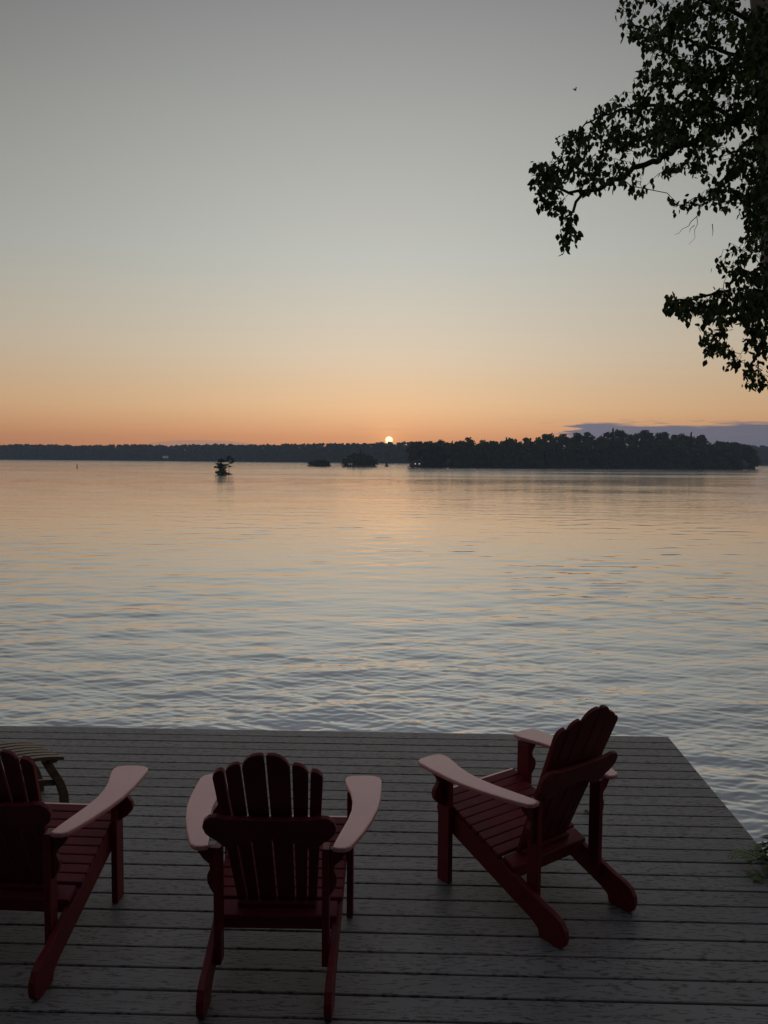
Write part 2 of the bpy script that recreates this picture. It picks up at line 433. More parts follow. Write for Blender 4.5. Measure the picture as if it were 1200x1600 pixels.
# ------------------------------------------------------------------ deck
DYAW = -0.026
FAR, PITCHB, GAP = 6.345, .1452, .0098
def rx(y): return 2.125-.026*0+.038*(y-6.34)          # right-hand cut of the boards, deck-local
def build_deck():
    root = tag(empty('deck', (0, 0, 0), DYAW), 'grey composite plank deck at the edge of the lake', 'deck')
    XL = -4.6
    nb = int((FAR-1.0)/PITCHB)
    for k in range(nb):
        y1 = FAR-k*PITCHB; y0 = y1-(PITCHB-GAP)
        yc = (y0+y1)/2
        ol = [(XL, y0-yc), (rx(y0), y0-yc), (rx(y1), y1-yc), (XL, y1-yc)]
        me = solid('board', ol, .025, lambda u, v, w: (u, v, w-.0125), M_DECK, bevel=.005, seg=2)
        o = mesh_obj('board', me, parent=root)
        o.location = (0, yc, random.uniform(-.0006, .0006)); o.rotation_euler = (random.uniform(-.002, .002), 0, random.uniform(-.0006, .0006))
    dark = simple('deck_frame_timber', (.03, .025, .02), (.06, .05, .04), 8, bump=.3)
    # fascia boards round the lake edge and the right-hand edge, set back under the board ends
    y0 = 1.05
    me = solid('fascia', [(XL, -.16), (rx(FAR)-.014, -.16), (rx(FAR)-.014, -.028), (XL, -.028)], .022, lambda u, v, w: (u, FAR-.022+w, v), M_DECK)
    mesh_obj('fascia', me, parent=root)
    def side(u, v, w): return (rx(u)-.024+w, u, v)
    me = solid('fascia', [(y0, -.16), (FAR-.035, -.16), (FAR-.035, -.028), (y0, -.028)], .022, side, M_DECK)
    mesh_obj('fascia', me, parent=root)
    jm = solid('joist', [(y0, -.165), (FAR-.05, -.165), (FAR-.05, -.027), (y0, -.027)], .04, lambda u, v, w: (w, u, v), dark, bevel=0)
    for x in np.arange(XL+.1, 1.9, .42):
        mesh_obj('joist', jm, parent=root).location = (float(x), 0, 0)
    pm = solid('post', box_out(.1, .1), 1.75, lambda u, v, w: (u, v, w-.166-.875), dark, bevel=.004)
    for x in (-4.3, -2.2, -.1, 1.75):
        for y in (6.1, 3.9):
            mesh_obj('post', pm, parent=root).location = (x, y, 0)
build_deck()

# ------------------------------------------------------------------ Adirondack chairs
def build_chair():
    root = empty('adirondack_chair', (0, 0, 0))
    P = lambda me, n: mesh_obj(n, me, parent=root)
    BA = math.atan2(.354, .813); sb, cb = math.sin(BA), math.cos(BA)
    LB = .885; YB, ZB = -.388, .252
    # side rails that run down into the rear feet
    rail = [(.05, .411), (.076, .396), (.09, .362), (.08, .322), (.05, .290), (-.30, .164), (-.59, .060), (-.628, .034), (-.637, .0),
            (-.752, .0), (-.778, .018), (-.790, .052), (-.785, .09), (-.762, .124), (-.722, .143), (-.66, .158)]
    for s in (-1, 1):
        P(solid('side_rail', rail, .03, lambda u, v, w, s=s: (s*(.262+.018*min(0, u+.05))+w, u, v), M_PAINT), 'side_rail')
        P(solid('front_leg', box_out(.088, .618), .03, lambda u, v, w, s=s: (s*.2925+w, u+.0, v+.309), M_PAINT), 'front_leg')
        P(solid('rear_post', box_out(.066, .50), .03, lambda u, v, w, s=s: (s*.2225+w, u-.557, v+.36), M_PAINT), 'rear_post')
        br = [(0, 0), (.078, 0), (.072, -.022), (.050, -.048), (.036, -.072), (.044, -.092), (.062, -.112), (.068, -.138), (.060, -.165), (.038, -.188), (.012, -.203), (0, -.215)]
        P(solid('front_bracket', br, .03, lambda u, v, w, s=s: (s*(.308+u), w+.004, .617+v), M_PAINT), 'arm_bracket')
        br2 = [(0, 0), (.072, 0), (.066, -.02), (.044, -.05), (.022, -.068), (.018, -.09), (.03, -.118), (.028, -.15), (.014, -.18), (0, -.20)]
        P(solid('rear_bracket', br2, .03, lambda u, v, w, s=s: (s*(.238+u), w-.557, .602+v), M_PAINT), 'arm_bracket')
        arm = [(.252, -.612), (.262, -.55), (.279, -.47), (.300, -.373), (.312, -.28), (.311, -.19), (.298, -.11), (.278, -.04), (.266, .01),
               (.264, .04), (.272, .066), (.30, .080), (.355, .084), (.405, .079), (.430, .06), (.440, .03), (.441, -.05), (.438, -.17),
               (.428, -.27), (.404, -.38), (.372, -.485), (.342, -.565), (.325, -.603), (.305, -.618), (.275, -.62)]
        arm = [(s*u, v) for u, v in arm]
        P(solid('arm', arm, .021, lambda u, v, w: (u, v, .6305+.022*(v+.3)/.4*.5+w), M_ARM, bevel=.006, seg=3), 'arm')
    # seat
    sl = math.atan(.36); cs, sn = math.cos(sl), math.sin(sl)
    n = 9; w0 = .0465
    for k in range(n):
        t = .022+k*(w0+.0065)
        def fs(u, v, w, t=t):
            d = t+v
            return (u, .066-d*cs+w*sn*0, .438-d*sn+w)
        P(solid('seat_slat', box_out(.556, w0), .02, fs, M_PAINT), 'seat_slat')
    P(solid('seat_edge_highlight', box_out(.556, .022), .022, lambda u, v, w: (u, .0725-v, .4355+w), M_ARM, bevel=.005), 'seat_edge_highlight')  # pale strip added as the light caught along the front seat edge
    def fr(u, v, w):
        d = .022+n*(w0+.0065)+.028+v
        return (u, .066-d*cs, .438-d*sn+w)
    P(solid('rear_board', box_out(.52, .080), .022, fr, M_PAINT), 'seat_slat')
    P(solid('front_apron', box_out(.494, .085), .022, lambda u, v, w: (u, .058+w, .37+v), M_PAINT), 'front_apron')
    P(solid('rear_apron', box_out(.494, .055), .022, lambda u, v, w: (u, -.452+w, .222+v), M_PAINT), 'rear_apron')
    # fan of back slats
    bot = [0, .0775, .1275, .170]; topx = [0, .099, .172, .232]
    hgt = [LB, LB-.052, LB-.092]
    for s in (-1, 1):
        for k in range(3):
            b0, b1 = bot[k]+.0035, bot[k+1]-.0035
            t0, t1 = topx[k]+.004, topx[k+1]-.004
            h = hgt[k]; wd = t1-t0
            ol = [(b0, 0), (b1, 0)]
            rr = wd*.80; rz = min(.075, wd*.85)
            hb = h-rz
            xo = b1+(t1-b1)*hb/LB
            xi = b0+(t0-b0)*h/LB
            cx = xo-rr
            for a in range(0, 91, 10):
                ol.append((cx+rr*math.cos(R(a)), hb+rz*math.sin(R(a))))
            ol += [(xi+.006, h-.001), (xi, h-.009)]
            xc = (t0+t1)/2
            def fb(u, v, w, s=s, xc=xc):
                cur = .62*xc*xc*(v/LB)
                yaw = .5*(u-xc)*(v/LB)*.6*xc*2
                return (s*u, YB-v*sb+w*cb+cur+yaw, ZB+v*cb+w*sb)
            P(solid('back_slat', ol, .020, fb, M_PAINT), 'back_slat')
    br = [(.0, .565), (.17, .572), (.21, .582), (.24, .578), (.262, .556), (.27, .522), (.262, .488), (.242, .464), (.222, .450), (.207, .43), (.187, .41), (.16, .405), (.12, .425), (.06, .45), (0, .46)]
    full = br+[(-u, v) for u, v in reversed(br[1:-1])]
    P(solid('back_brace', full, .022, lambda u, v, w: (u, YB-v*sb-.0225*cb-.012+w*cb, ZB+v*cb-.0225*sb+w*sb), M_PAINT), 'back_brace')
    lo = [(-.165, .015), (.165, .015), (.17, .06), (-.17, .06)]
    P(solid('lower_brace', lo, .02, lambda u, v, w: (u, YB-v*sb-.022*cb+w*cb, ZB+v*cb-.022*sb+w*sb), M_PAINT), 'back_brace')
    return root
chair = build_chair()
CHAIRS = [((.568, 4.241), .636, 'dark red Adirondack chair turned sideways near the right edge of the deck'),
          ((-.442, 3.760), -.014, 'dark red Adirondack chair facing the lake squarely, between the two other chairs'),
          ((-1.605, 3.880), -.055, 'dark red Adirondack chair standing in front of the low bowed-slat stool')]
for i, ((x, y), a, lab) in enumerate(CHAIRS):
    c = chair if i == 0 else copy_tree(chair)
    c.location = (x, y, .0005); c.rotation_euler = (0, 0, a)
    tag(c, lab, 'chair', 'red chairs on the deck')

# ------------------------------------------------------------------ stool of bowed staves
def build_stool():
    o = Vector((.628, .778, 0)); ctr = Vector((-2.16, 5.02, 0))-o*.32
    root = tag(empty('stave_stool', (ctr.x, ctr.y, .0005), math.atan2(.778, .628)), 'low dark wooden stool with bowed slats near the lake edge of the deck', 'stool')
    P = lambda me, n: mesh_obj(n, me, parent=root)
    Lh = .33; SAG = .055; ZT = .385
    def arch(x): return ZT-SAG*(x/Lh)**2
    def stave(yc, wd):
        nseg = 12
        ol = []
        for i in range(nseg+1):
            x = -Lh+2*Lh*i/nseg; ol.append((x, arch(x)))
        ol2 = [(x, z-.022) for x, z in reversed(ol)]
        return solid('slat', ol+ol2, wd, lambda u, v, w: (u, yc+w, v), M_STOOL, bevel=.003)
    for k in range(7):
        P(stave(-.192+k*.064, .046), 'slat')
    for s in (-1, 1):
        x = s*.27
        P(solid('batten', box_out(.05, .40), .024, lambda u, v, w, x=x: (x+u, v, arch(x)-.022-.0135+w), M_STOOL), 'batten')
        for q in (-1, 1):
            # leg: a curved stave splayed outwards, bowed, foot turned down
            cen = [(s*.24, .318), (s*.275, .25), (s*.33, .15), (s*.355, .07), (s*.36, .0)]
            a = [(x0-.027, z0) for x0, z0 in cen]; b = [(x0+.027, z0) for x0, z0 in reversed(cen)]
            P(solid('leg', a+b, .026, lambda u, v, w, q=q: (u, q*.155+w, v), M_STOOL, bevel=.004), 'leg')
    for q in (-1, 1):
        n = 10; up = [(-.31+.62*i/n, .17+.05*(1-((-.31+.62*i/n)/.31)**2)) for i in range(n+1)]
        ol = up+[(x, z-.04) for x, z in reversed(up)]
        P(solid('stretcher', ol, .022, lambda u, v, w, q=q: (u, q*.1295+w, v), M_STOOL, bevel=.003), 'stretcher')
build_stool()

# ------------------------------------------------------------------ foliage helpers
def leaf_proto(length, width, fold=.25):
    """pointed oval leaf, stem at the origin, hanging along -z, folded on its midrib"""
    l, w = length, width
    v = [(0, 0, 0), (-.36*w, -fold*w*.4, -.22*l), (-.5*w, -fold*w*.5, -.45*l), (-.30*w, -fold*w*.3, -.74*l), (0, 0, -l),
         (.30*w, -fold*w*.3, -.74*l), (.5*w, -fold*w*.5, -.45*l), (.36*w, -fold*w*.4, -.22*l), (0, .02*l, -.45*l)]
    f = [(0, 1, 2, 8), (8, 2, 3, 4), (0, 8, 6, 7), (8, 4, 5, 6)]
    return np.array(v), np.array(f)
def scatter(proto_v, proto_f, pos, rots, scl):
    n = len(pos); k = len(proto_v)
    V = np.einsum('nij,kj->nki', rots, proto_v)*scl[:, None, None]+pos[:, None, :]
    F = proto_f[None]+(np.arange(n)*k)[:, None, None]
    return V.reshape(-1, 3), F.reshape(-1, proto_f.shape[1])
def rand_rots(n, tilt, r):
    """rotations: free heading, tilt away from straight down of about `tilt` radians"""
    h = r.uniform(0, 2*math.pi, n); a = np.abs(r.normal(0, tilt, n)); t = r.uniform(0, 2*math.pi, n)
    ch, sh = np.cos(h), np.sin(h); Z = np.zeros(n); O = np.ones(n)
    Rz = np.stack([np.stack([ch, -sh, Z], -1), np.stack([sh, ch, Z], -1), np.stack([Z, Z, O], -1)], -2)
    ca, sa = np.cos(a), np.sin(a)
    Rx = np.stack([np.stack([O, Z, Z], -1), np.stack([Z, ca, -sa], -1), np.stack([Z, sa, ca], -1)], -2)
    ct, st = np.cos(t), np.sin(t)
    Rt = np.stack([np.stack([ct, -st, Z], -1), np.stack([st, ct, Z], -1), np.stack([Z, Z, O], -1)], -2)
    return Rt@Rx@Rz

# ------------------------------------------------------------------ the birch leaning over the water
def make_birchbark():
    m, nt, b = mat('birch_bark')
    co = N(nt, 'ShaderNodeTexCoord').outputs['Object']
    bands = NOISE(nt, MAPV(nt, co, (7, 7, 34)), 1.0, 4, .65)
    patch = NOISE(nt, co, 5.0, 4, .6)
    col = RAMP(nt, patch, [(.3, (.16, .13, .115)), (.65, (.42, .38, .34))])
    col = MIXC(nt, SMOOTH(nt, bands, .56, .66), col, (.03, .024, .022, 1))
    L(nt, col, b.inputs['Base Color']); b.inputs['Roughness'].default_value = .8
    bp = N(nt, 'ShaderNodeBump'); bp.inputs['Strength'].default_value = .5; bp.inputs['Distance'].default_value = .01
    L(nt, bands, bp.inputs['Height']); L(nt, bp.outputs[0], b.inputs['Normal'])
    return m
M_BIRCH = make_birchbark()
def build_birch():
    r = np.random.default_rng(21)
    base = Vector((3.66, 6.35, float(bank_z(np.array(3.66), np.array(6.35)))))
    root = tag(empty('birch_tree', base), 'tall birch leaning over the water, leafy branches hanging against the sky', 'tree')
    loc = lambda p: Vector(p)-base
    tp = [base+Vector((.05, 0, -.25)), base+Vector((0, 0, .15)), Vector((3.50, 6.34, 0.2)), Vector((3.40, 6.32, 1.6)), unproj(1246, 600, 6.30), unproj(1228, 520, 6.30),
          unproj(1213, 430, 6.30), unproj(1211, 300, 6.28), unproj(1208, 200, 6.25), unproj(1207, 110, 6.25), unproj(1196, 40, 6.2), unproj(1186, -40, 6.2),
          unproj(1180, -160, 6.2), unproj(1165, -300, 6.25), unproj(1160, -470, 6.3)]
    tr = [.20, .165, .15, .135, .12, .115, .11, .105, .10, .095, .09, .08, .065, .045, .012]
    a = Acc(); a.add(*tube([loc(p) for p in tp], tr, 12)); mesh_obj('trunk', a.mesh('trunk', M_BIRCH), parent=root)
    limbs = [
        [(1206, 150, 6.28), (1153, 187, 6.2), (1100, 213, 6.1), (1067, 227, 6.05), (1033, 245, 6.0), (1000, 258, 5.9), (967, 280, 5.85), (943, 293, 5.8), (910, 300, 5.7), (870, 294, 5.6), (836, 288, 5.5)],
        [(1206, 195, 6.25), (1160, 227, 6.05), (1147, 260, 5.95), (1120, 290, 5.9), (1100, 312, 5.85)],
        [(1206, 415, 6.3), (1185, 422, 6.2), (1152, 427, 6.1), (1140, 450, 6.05), (1112, 460, 6.0), (1075, 470, 5.95), (1042, 477, 5.9)],
        [(1204, 105, 6.25), (1150, 88, 6.3), (1090, 68, 6.4), (1030, 50, 6.45), (975, 38, 6.5)],
        [(1196, 45, 6.2), (1140, 15, 6.0), (1060, -12, 5.9), (985, -4, 5.8)],
        [(1153, 187, 6.2), (1090, 160, 6.35), (1030, 165, 6.45), (980, 172, 6.5), (925, 186, 6.5), (893, 214, 6.5)],
        [(1208, 470, 6.3), (1172, 488, 6.15), (1140, 510, 6.05), (1116, 542, 6.0)],
        [(1212, 505, 6.3), (1188, 540, 6.2), (1172, 580, 6.15), (1164, 602, 6.1)],
        [(910, 300, 5.7), (893, 335, 5.65), (882, 372, 5.62), (879, 398, 5.6)],
        [(1207, 260, 6.3), (1190, 290, 6.5), (1180, 330, 6.55), (1176, 365, 6.55)],
        [(1208, 200, 6.25), (1260, 160, 6.5), (1330, 130, 6.7), (1400, 150, 6.9)],
        [(1206, 420, 6.3), (1250, 400, 6.1), (1300, 410, 6.0), (1350, 450, 5.9)],
        [(1186, -40, 6.2), (1120, -90, 6.4), (1050, -110, 6.6), (990, -90, 6.7)],
        [(1180, -160, 6.2), (1250, -200, 6.0), (1330, -210, 5.9)],
    ]
    pool, prad = [], []
    for li, lm in enumerate(limbs):
        pts = [unproj(*q) for q in lm]
        dense = []
        for i in range(len(pts)-1):
            for t in (0, .25, .5, .75):
                dense.append(pts[i].lerp(pts[i+1], t)+Vector(r.normal(0, .012, 3)))
        dense.append(pts[-1])
        r0 = .027 if li == 0 else (.008 if li in (8,) else .014)
        rad = [r0*(1-t)**.75+.0035 for t in np.linspace(0, 1, len(dense))]
        a = Acc(); a.add(*tube([loc(p) for p in dense], rad, 7)); mesh_obj('branch', a.mesh('branch', M_TWIG), parent=root)
        for p, rr in zip(dense[3:], rad[3:]): pool.append(p); prad.append(rr)
    regions = [(1115, 55, 100, 72, 190, 6.25), (1010, 28, 52, 38, 34, 6.3), (1150, 150, 65, 55, 90, 6.25), (1060, 135, 70, 52, 85, 6.3), (985, 188, 62, 36, 58, 6.4),
               (912, 228, 42, 30, 34, 6.2), (858, 276, 32, 28, 30, 5.6), (930, 268, 52, 26, 30, 5.8), (1010, 215, 60, 30, 44, 6.1), (1080, 198, 60, 34, 55, 6.15),
               (883, 352, 14, 40, 13, 5.62), (850, 318, 22, 14, 8, 5.6), (998, 292, 14, 13, 5, 5.9), (1050, 262, 25, 13, 6, 6.0), (1108, 255, 32, 28, 15, 6.0),
               (1165, 268, 38, 48, 48, 6.2), (1120, 308, 34, 22, 14, 5.9), (1062, 322, 20, 4, 4, 5.85), (1182, 330, 24, 28, 26, 6.4), (1180, 372, 14, 20, 8, 6.4),
               (1150, 408, 32, 20, 14, 6.1), (1095, 478, 40, 20, 26, 6.0), (1142, 482, 42, 32, 40, 6.05), (1120, 532, 22, 32, 22, 6.0), (1182, 500, 22, 52, 32, 6.2),
               (1062, 472, 24, 12, 12, 5.92), (1146, 560, 6, 14, 4, 6.0), (1182, 588, 18, 18, 13, 6.15), (1178, 450, 22, 38, 28, 6.15),
               (1275, 200, 65, 280, 170, 6.35), (1165, -260, 120, 130, 130, 6.25), (1300, -40, 70, 90, 70, 6.4), (1186, 120, 22, 120, 70, 5.85), (1190, 330, 16, 110, 40, 5.9), (1195, 480, 14, 70, 26, 5.95), (1150, -90, 130, 60, 90, 6.3)]
    cl = []
    for cx, cy, rx_, ry_, n, D in regions:
        for _ in range(int(n*1.5)):
            t = r.uniform(0, 6.283); q = r.uniform(0, 1)**.5
            cl.append(unproj(cx+rx_*q*math.cos(t), cy+ry_*q*math.sin(t), D+r.normal(0, .30)))
    P0 = np.array(pool)
    cl = np.array(cl)
    order = np.argsort(np.min(np.linalg.norm(cl[:, None]-P0[None, ::2], axis=2), axis=1))
    poolA = np.zeros((len(P0)+len(cl)*3, 3)); poolA[:len(P0)] = P0; npool = len(P0)
    tw = Acc(); lp, ls = [], []
    for i in order:
        c = cl[i]
        d = np.linalg.norm(poolA[:npool]-c, axis=1)+.25*np.maximum(0, c[2]-poolA[:npool, 2])   # twigs rather hang than climb
        j = int(np.argmin(d)); s = poolA[j]
        ln = np.linalg.norm(c-s)
        mid1 = s+(c-s)*.36+r.normal(0, .10*ln, 3)+np.array([0, 0, .10*ln]); mid2 = s+(c-s)*.72+r.normal(0, .08*ln, 3)+np.array([0, 0, .08*ln])
        pts = [s, mid1, mid2, c]
        r0 = min(.0065, .0022+.006*ln)
        tw.add(*tube([loc(Vector(p)) for p in pts], [r0, r0*.8, r0*.6, .0012], 4))
        for p in (mid1, mid2, c):
            poolA[npool] = p; npool += 1
        k = int(r.integers(3, 8))
        for _ in range(k):
            t = r.uniform(.35, 1.0)
            p = (mid1+(mid2-mid1)*(t-.35)/.37) if t < .72 else (mid2+(c-mid2)*(t-.72)/.28)
            lp.append(p+r.normal(0, .022, 3)-np.array([0, 0, .008])); ls.append(r.uniform(.7, 1.2))
    # a few bare hanging twigs below the second limb
    for qs in (((1096, 314), (1094, 326), (1089, 338), (1090, 350), (1085, 360), (1086, 372), (1076, 382)),
               ((1089, 338), (1080, 346), (1076, 353), (1066, 358), (1061, 364), (1054, 367)),
               ((1085, 352), (1079, 357), (1077, 364)), ((1113, 350), (1114, 362), (1113, 369))):
        q = [loc(unproj(*p_, 5.85)) for p_ in qs]
        tw.add(*tube(q, list(np.linspace(.0032, .0010, len(q))), 4))
    tk = mesh_obj('twigs', tw.mesh('twigs', M_TWIG), parent=root); kind(tk, 'stuff')
    v, f = leaf_proto(.050, .033)
    n = len(lp)
    V, F = scatter(v, f, np.array(lp)-np.array(base), rand_rots(n, .75, r), np.array(ls))
    lv = mesh_obj('leaves', from_np('leaves', V, F, 4, M_LEAF), parent=root); kind(lv, 'stuff')
build_birch()

# ------------------------------------------------------------------ plant beside the deck: arching pinnate fronds
def build_fern():
    r = np.random.default_rng(8)
    base = Vector((2.66, 4.05, float(bank_z(np.array(2.66), np.array(4.05)))-.02))
    root = tag(empty('fern', base), 'green fern with arching fronds leaning over the deck edge', 'fern')
    U = lambda *q: unproj(*q)
    stems = [[U(1140, 1334, 4.26), U(1160, 1331, 4.23), U(1186, 1342, 4.18), U(1215, 1372, 4.12)],
             [U(1174, 1352, 4.34), U(1188, 1334, 4.32), U(1208, 1326, 4.28), U(1232, 1345, 4.2)],
             [U(1176, 1383, 4.05), U(1190, 1392, 4.05), U(1206, 1408, 4.05), U(1225, 1440, 4.05)],
             [U(1162, 1374, 4.12), U(1180, 1366, 4.12), U(1200, 1376, 4.1), U(1224, 1405, 4.08)],
             [U(1180, 1322, 4.42), U(1192, 1317, 4.4), U(1210, 1322, 4.34), U(1236, 1350, 4.22)],
             [U(1196, 1306, 4.5), U(1208, 1302, 4.45), U(1226, 1312, 4.35), U(1242, 1345, 4.25)],
             [U(1192, 1362, 4.18), U(1206, 1352, 4.18), U(1222, 1358, 4.15), U(1238, 1385, 4.12)],
             [Vector((2.75, 4.6, .1)), Vector((2.7, 4.5, .16)), Vector((2.62, 4.3, .1)), Vector((2.6, 4.15, -.1))],
             [Vector((3.1, 4.2, .0)), Vector((3.0, 4.15, .1)), Vector((2.8, 4.1, .08)), Vector((2.66, 4.07, -.1))],
             [Vector((3.0, 3.6, .0)), Vector((2.9, 3.7, .1)), Vector((2.75, 3.85, .08)), Vector((2.64, 4.0, -.1))],
             [Vector((2.35, 3.5, .0)), Vector((2.4, 3.6, .1)), Vector((2.48, 3.8, .08)), Vector((2.58, 4.0, -.1))]]
    v0, f0 = leaf_proto(1.0, .17, .25)
    for st in stems:
        ctl = [base+Vector((r.normal(0, .02), r.normal(0, .02), 0))]+st[::-1]
        ctl = [ctl[0]*2-ctl[1]]+ctl+[ctl[-1]*2-ctl[-2]]
        pts = []
        for i in range(22):
            q = i/21*4; k = min(3, int(q)); t = q-k
            p0, p1, p2, p3 = ctl[k:k+4]
            pts.append(.5*((2*p1)+(p2-p0)*t+(2*p0-5*p1+4*p2-p3)*t*t+(3*p1-p0-3*p2+p3)*t**3))
        a = Acc(); a.add(*tube([p-base for p in pts], list(np.linspace(.006, .0015, 22)), 5))
        fr = mesh_obj('frond', a.mesh('frond', M_FERN), parent=root)
        pos, rot, scl = [], [], []
        for i in range(5, 22):
            d = (pts[min(i+1, 21)]-pts[i-1]).normalized()
            side = d.cross(Vector((0, 0, 1))).normalized()
            up = side.cross(d)
            t = i/21
            sz = .10*math.sin(math.pi*min(1, (t-.12)*.92+.12))**.8*(1.05-.5*t)+.02
            for s_ in (-1, 1):
                ax = (side*s_*.88+d*.50-up*.18+Vector(r.normal(0, .07, 3))).normalized()   # leaflet direction
                nz = -ax
                ny = (up-ax*up.dot(ax)).normalized()
                nx = ny.cross(nz)
                pos.append(pts[i]-base); rot.append(np.array([[nx.x, ny.x, nz.x], [nx.y, ny.y, nz.y], [nx.z, ny.z, nz.z]])); scl.append(sz*r.uniform(.85, 1.1))
        V, F = scatter(v0, f0, np.array([tuple(p) for p in pos]), np.array(rot), np.array(scl))
        mesh_obj('leaflets', from_np('leaflets', V, F, 4, M_FERN), parent=fr)
M_FERN = leafmat('fern_leaf', (.07, .11, .04), (.15, .20, .08), .4)
build_fern()

# rough grass on the bank
def bank_grass():
    r = np.random.default_rng(91)
    x = r.uniform(2.2, 9, 9000); y = r.uniform(-1, 8.6, 9000)
    z = bank_z(x, y); ok = (z > WATER+.12) & ((x > 2.62) | (y < -.3)); x, y, z = x[ok], y[ok], z[ok]
    v, f = leaf_proto(1.0, .045, .4)
    v = v*np.array([1, 1, -1])
    n = len(x)
    V, F = scatter(v, f, np.stack([x, y, z-.01], -1), rand_rots(n, .35, r), r.uniform(.10, .30, n))
    o = mesh_obj('grass', from_np('grass', V, F, 4, M_FERN)); kind(o, 'stuff', 'rough green grass on the bank beside the deck'); o['category'] = 'grass'
bank_grass()

# small litter on the boards
def litter():
    v, f = leaf_proto(.045, .03, .8)
    for (px, py, lab, c, rz, s) in ((911.5, 1268, 'small dark fallen leaf lying on the deck boards', M_LEAF, .6, 1.0), (918.5, 1283, 'tiny pale fallen leaf lying flat on the deck boards', None, 1.9, .8)):
        if c is None: c = simple('pale_leaf', (.30, .28, .25), (.42, .40, .36), 40)
        p = unproj(px, py, 5.0); d = p-Vector((0, 0, CAM_H)); g = Vector((0, 0, CAM_H))+d*(CAM_H/-d.z)
        V = v[:, [0, 2, 1]]*s; V[:, 2] = np.abs(V[:, 2])+.004
        me = from_np('fallen_leaf', V, f, 4, c)
        o = mesh_obj('fallen_leaf', me); o.location = (g.x, g.y, 0); o.rotation_euler = (0, 0, rz)
        tag(o, lab, 'leaf')
litter()

# ------------------------------------------------------------------ distant trees
def tree_proto(kindname, seed):
    """trunk and crown meshes, height about 1 unit = 1 m scale applied by caller; origin at foot"""
    r = np.random.default_rng(seed)
    cv = np.array([(-.5, 0, -.4), (.5, 0, -.4), (.62, .12, .3), (0, .0, .62), (-.62, -.1, .3)])
    cfq = np.array([(0, 1, 2, 3), (0, 3, 4, 0)])
    tri = np.array([(0, 1, 2), (0, 2, 3), (0, 3, 4)])
    pos, sc = [], []
    if kindname == 'leafy':
        h = 12.0; tb = 2.0
        nl = int(r.integers(9, 14))
        for _ in range(nl):
            zc = r.uniform(3.0, h-1.4); rad = 3.1*math.sqrt(max(.12, 1-((zc-6.6)/5.8)**2)); t = r.uniform(0, 6.283); q = rad*r.uniform(.15, .75)
            c = np.array([q*math.cos(t), q*math.sin(t), zc]); lr = r.uniform(1.2, 2.0)
            m = 62
            d = r.normal(0, 1, (m, 3)); d /= np.linalg.norm(d, axis=1)[:, None]
            pos.append(c+d*lr*r.uniform(.55, 1.05, (m, 1))*np.array([1, 1, .8])); sc.append(r.uniform(.35, .75, m))
    elif kindname == 'bush':
        h = 12.0
        for _ in range(17):
            zc = r.uniform(.8, h-1.6); rad = 3.6*(1-.75*zc/h); t = r.uniform(0, 6.283); q = rad*r.uniform(.1, .8)
            c = np.array([q*math.cos(t), q*math.sin(t), zc]); lr = r.uniform(1.2, 1.9); m = 56
            d = r.normal(0, 1, (m, 3)); d /= np.linalg.norm(d, axis=1)[:, None]
            pos.append(c+d*lr*r.uniform(.4, 1.05, (m, 1))*np.array([1, 1, .8])); sc.append(r.uniform(.4, .8, m))
    else:
        h = 12.0
        for zz in np.linspace(2.0, h-.3, 19):
            rad = .25+2.1*(1-zz/h)**.8*r.uniform(.6, 1.15)
            nb = int(4+rad*3)
            for t in r.uniform(0, 6.283, nb):
                m = 7; q = r.uniform(.15, 1, m)*rad
                pos.append(np.stack([q*math.cos(t), q*math.sin(t), zz-.12*q+r.normal(0, .1, m)], -1)); sc.append(r.uniform(.22, .5, m))
    pos = np.concatenate(pos); sc = np.concatenate(sc)
    V, F = scatter(cv, tri, pos, rand_rots(len(pos), 1.6, r), sc)
    crown = from_np('crown', V, F, 3, M_PINE if kindname == 'pine' else M_FOREST)
    a = Acc()
    if kindname == 'leafy':
        a.add(*tube([(0, 0, -.6), (.1, 0, 2.5), (0, .15, 5.5), (.2, 0, 9.5)], [.28, .22, .16, .05], 6))
        for t in r.uniform(0, 6.283, 5):
            z0 = r.uniform(3, 6); a.add(*tube([(0, 0, z0), (1.1*math.cos(t), 1.1*math.sin(t), z0+1.3), (2.2*math.cos(t), 2.2*math.sin(t), z0+2.2)], [.11, .08, .03], 5))
    else:
        a.add(*tube([(0, 0, -.6), (0, 0, 5), (0, 0, h-.2)], [.24, .15, .03], 6))
    return crown, a.mesh('trunk', M_TRUNK), (V, F)
LEAFY = [tree_proto('leafy', 100+i) for i in range(5)]
PINES = [tree_proto('pine', 200+i) for i in range(3)]
BUSH = [tree_proto('bush', 300+i) for i in range(4)]
def place_tree(proto, loc, sxy, sz, rz, name, label, group):
    e = empty(name, loc, rz); e.scale = (sxy, sxy, sz)
    tag(e, label, 'tree', group)
    mesh_obj('crown', proto[0], parent=e); mesh_obj('trunk', proto[1], parent=e)
    return e
def mound(name, pts_fn, nx, ny, matl):
    V = np.array([[pts_fn(i/(nx-1), j/(ny-1)) for i in range(nx)] for j in range(ny)]).reshape(-1, 3)
    idx = np.arange(nx*ny).reshape(ny, nx)
    F = np.stack([idx[:-1, :-1], idx[:-1, 1:], idx[1:, 1:], idx[1:, :-1]], -1).reshape(-1, 4)
    return mesh_obj(name, from_np(name, V, F, 4, matl, True))
def waterpoint(px, py):
    p = unproj(px, py, 100.0); d = p-Vector((0, 0, CAM_H)); t = (WATER-CAM_H)/d.z
    return Vector((0, 0, CAM_H))+d*t
def height_at(px, ytop, ybase, D):
    return (ybase-ytop)*D/FPX

